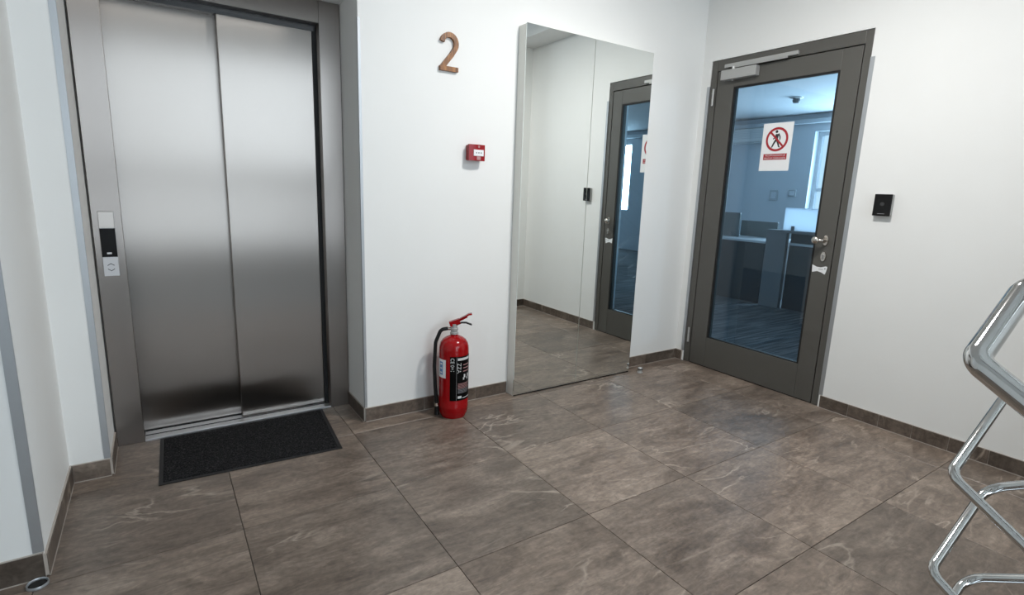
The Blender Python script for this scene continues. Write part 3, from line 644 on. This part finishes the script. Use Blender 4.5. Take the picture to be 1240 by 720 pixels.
bm = bmesh.new(); bm_lathe(bm, [(0, 0.4865), (0.024, 0.4865), (0.024, 0.496), (0.019, 0.499), (0.019, 0.507), (0.022, 0.508), (0.022, 0.520), (0.017, 0.523), (0.017, 0.545), (0, 0.547)], 28, EX, EY); valve = obj('valve', bm, 'closer', ext, 40)
vr = Vector((0.888, -0.46, 0)); vf = Vector((-0.46, -0.888, 0)); ec = Vector((EX, EY, 0))      # picture-right and towards the camera
def E(u, w, z): return ec + vr*u + vf*w + Vector((0, 0, z))
def bar(bm, pts, half_w, th):
    """Flat bent bar: pts are (u, z) in the lever plane."""
    up, dnn = [], []
    for i, (u, z) in enumerate(pts):
        a = Vector(pts[max(i-1, 0)]); b = Vector(pts[min(i+1, len(pts)-1)]); t = (b-a).normalized(); n = Vector((-t.y, t.x))*th/2; up.append((u+n.x, z+n.y)); dnn.append((u-n.x, z-n.y))
    bm_poly(bm, [E(u, -half_w, z) for u, z in up + dnn[::-1]], vf*(2*half_w))
bm = bmesh.new(); bar(bm, [(-0.022, 0.532), (-0.012, 0.552), (0.012, 0.562), (0.045, 0.578), (0.080, 0.600), (0.098, 0.603)], 0.012, 0.009); bar(bm, [(-0.026, 0.542), (0.03, 0.562)], 0.014, 0.028); bar(bm, [(0.02, 0.563), (0.07, 0.590)], 0.012, 0.014); obj('squeeze_lever', bm, 'ext_red', ext)
bm = bmesh.new(); bar(bm, [(0.010, 0.538), (0.040, 0.552), (0.066, 0.552), (0.098, 0.540)], 0.011, 0.006); obj('carry_handle', bm, 'hose', ext)
bm = bmesh.new(); bm_tube(bm, [E(-0.016, 0, 0.515), E(-0.040, 0, 0.517)], 0.009, 14); obj('hose_fitting', bm, 'nickel', valve, 40)
bm = bmesh.new(); hp = fillet([E(-0.036, 0.0, 0.517), E(-0.075, 0.004, 0.512), E(-0.104, 0.012, 0.440), E(-0.110, 0.016, 0.30), E(-0.104, 0.020, 0.18), E(-0.096, 0.024, 0.075)], [0.05, 0.06, 0.3, 0.5], 10); bm_tube(bm, hp, 0.0105, 16); obj('hose', bm, 'hose', ext, 50)
bm = bmesh.new(); bm_tube(bm, [E(-0.0962, 0.0238, 0.082), E(-0.0955, 0.0242, 0.064)], 0.0135, 18); obj('hose_ferrule', bm, 'nickel', ext, 40)
bm = bmesh.new(); bm_tube(bm, [E(-0.0955, 0.0242, 0.0635), E(-0.094, 0.025, 0.012)], [0.0115, 0.0145], 18); obj('nozzle', bm, 'hose', ext, 40)
# wrapped labels: angle measured from the camera-facing line, positive to picture-right
def cyl(a, z, lift): return ec + vr*((ER+lift)*math.sin(a)) + vf*((ER+lift)*math.cos(a)) + Vector((0, 0, z))
def wrap(name, a0, a1, z0, z1, mat, lift, parent=ext):
    bm = bmesh.new(); n = max(2, int(abs(a1-a0)*14)); g = [[bm.verts.new(cyl(a0+(a1-a0)*i/n, z, lift)) for i in range(n+1)] for z in (z0, z1)]
    for i in range(n): bm.faces.new((g[0][i], g[0][i+1], g[1][i+1], g[1][i]))
    return obj(name, bm, mat, parent, 60)
lb = wrap('black_label', -0.25, 1.75, 0.115, 0.375, 'label_black', 0.0006)
L2 = 0.0011
def wtext(s, size, a, z, rot=False, align='CENTER', mat='white_ink', sx_=1.0):
    if rot: fn = lambda x, y: cyl(a + y/ER, z - x*sx_, L2)
    else: fn = lambda x, y: cyl(a + x*sx_/ER, z + y, L2)
    bm = text_bm(s, size, fn, align); bmesh.ops.recalc_face_normals(bm, faces=bm.faces[:]); o = obj('label_text', bm, mat, lb); return o
wtext('CE 0+1', 0.030, -0.10, 0.368, True, 'LEFT', sx_=0.9)
wtext('ZZA', 0.034, 0.35, 0.338, True, 'LEFT', sx_=0.9)
wrap('label_heading', 0.26, 1.30, 0.352, 0.366, 'white_ink', L2, lb)
for k in range(3): wrap('label_line', 0.66, 1.25, 0.322-k*0.019, 0.327-k*0.019, 'pink_ink', L2, lb)
for a in (0.72, 1.06):
    wrap('label_pictogram', a, a+0.14, 0.248, 0.268, 'white_ink', L2, lb); wrap('label_pictogram', a-0.06, a+0.05, 0.236, 0.250, 'white_ink', L2, lb)
for k in range(9): wrap('label_line', 0.28, 1.28 - 0.1*(k % 3), 0.214-k*0.0068, 0.2168-k*0.0068, 'pink_ink' if k < 5 else 'grey_mark', L2, lb)
wrap('label_box', 0.28, 0.56, 0.128, 0.142, 'white_ink', L2, lb); wrap('label_edge', 0.18, 0.20, 0.118, 0.372, 'grey_mark', L2, lb)
wrap('label_line', 0.62, 1.35, 0.127, 0.131, 'white_ink', L2, lb)
st = wrap('inspection_sticker', -1.45, -0.55, 0.245, 0.352, 'paper', 0.0007)
wrap('sticker_print', -1.12, -0.80, 0.262, 0.338, 'blue_ink', 0.0012, st)
wtext_lines = [(-1.06, 0.325), (-1.06, 0.30), (-1.06, 0.275)]
for a, z in wtext_lines: wrap('sticker_line', a, a+0.2, z-0.004, z+0.004, 'paper', 0.0016, st)

# ------------------------------------------------------------------ stairs and polished steel railing
stair_dn = thing('lower_stair_flight', 'stone stair flight going down from the landing beside the railing', 'stairs', (0.58, YE, 0))
stair_up = thing('upper_stair_flight', 'stone stair flight going up from the landing beside the railing', 'stairs', (2.3, YE-0.12, 0))
RISE, GO = 0.17, 0.265
for k in range(9):
    y1 = YE - 0.002 - k*GO
    box('step', -0.06, 1.15, y1-GO+0.002, y1, -0.17*(k+1)-0.18, -0.17*(k+1), 'stone', stair_dn)
    y2 = YE - 0.002 - k*GO
    box('step', 1.50, 3.24, y2-GO+0.002, y2, 0.17*k-0.10 if k else 0.001, 0.17*(k+1), 'stone', stair_up)
struct(box('floor_half_landing', 1.50, 3.24, -3.39, YE-0.004-9*GO, 1.36, 1.53, 'stone'))
rl = thing('stair_railing', 'polished stainless steel stair railing with tubular handrail turning at the landing', 'railing', (1.2, 0.31, 0))
SL = 0.655
bx_, by_, ax_ = 1.196, 0.306, 1.445
def rail(name, zc, za, rad, r1, r2, up_len, dn_len=2.2, ax=ax_, slope_up=SL):
    p = [(bx_, by_-dn_len, zc-dn_len*SL), (bx_, by_, zc), (ax, by_, za), (ax, by_-up_len, za+up_len*slope_up)]
    bm = bmesh.new(); bm_tube(bm, fillet(p, [r1, r2], 14), rad, 24); return obj(name, bm, 'chrome', rl, 60)
rail('handrail', 1.024, 1.137, 0.0212, 0.028, 0.022, 2.2, ax=1.395)
for zc, za in ((0.803, 0.918), (0.599, 0.700), (0.395, 0.482), (0.19, 0.27)):
    rail('infill_tube', zc, za, 0.009, 0.026, 0.045, 2.2)
for y in (-0.55, -1.4):
    for x, s, z0 in ((bx_, -1, 1.036), (ax_-0.02, 1, 1.15)):
        zt = z0 + s*(by_-y)*SL; bm = bmesh.new()
        zb = zt - 1.22 if s < 0 else zt - 1.12
        bm_tube(bm, [(x, y, zb), (x, y, zt-0.02)], 0.017, 16); obj('post', bm, 'chrome', rl, 60)

# ------------------------------------------------------------------ unseen ceiling lamp, added as fill light for the landing
for x, y, where in ((2.0, 1.3, 'above the mirror side of the landing'),):
    lt = thing('fill_lamp', 'added round white flush ceiling fill lamp ' + where, 'lamp', (x, y, ZC))
    bm = bmesh.new(); bm_lathe(bm, [(0, -0.001), (0.19, -0.001), (0.19, -0.05), (0.175, -0.055), (0.172, -0.03), (0, -0.03)], 40); bmesh.ops.translate(bm, verts=bm.verts[:], vec=(x, y, ZC)); obj('housing', bm, 'white', lt, 40)
    l = bpy.data.lights.new('fill_light', 'AREA'); l.shape = 'DISK'; l.size = 0.33; l.energy = 52; l.color = (1.0, 0.975, 0.945)
    lo = bpy.data.objects.new('fill_light', l); COL.objects.link(lo); lo.parent = lt; lo.location = (0, 0, -0.058)
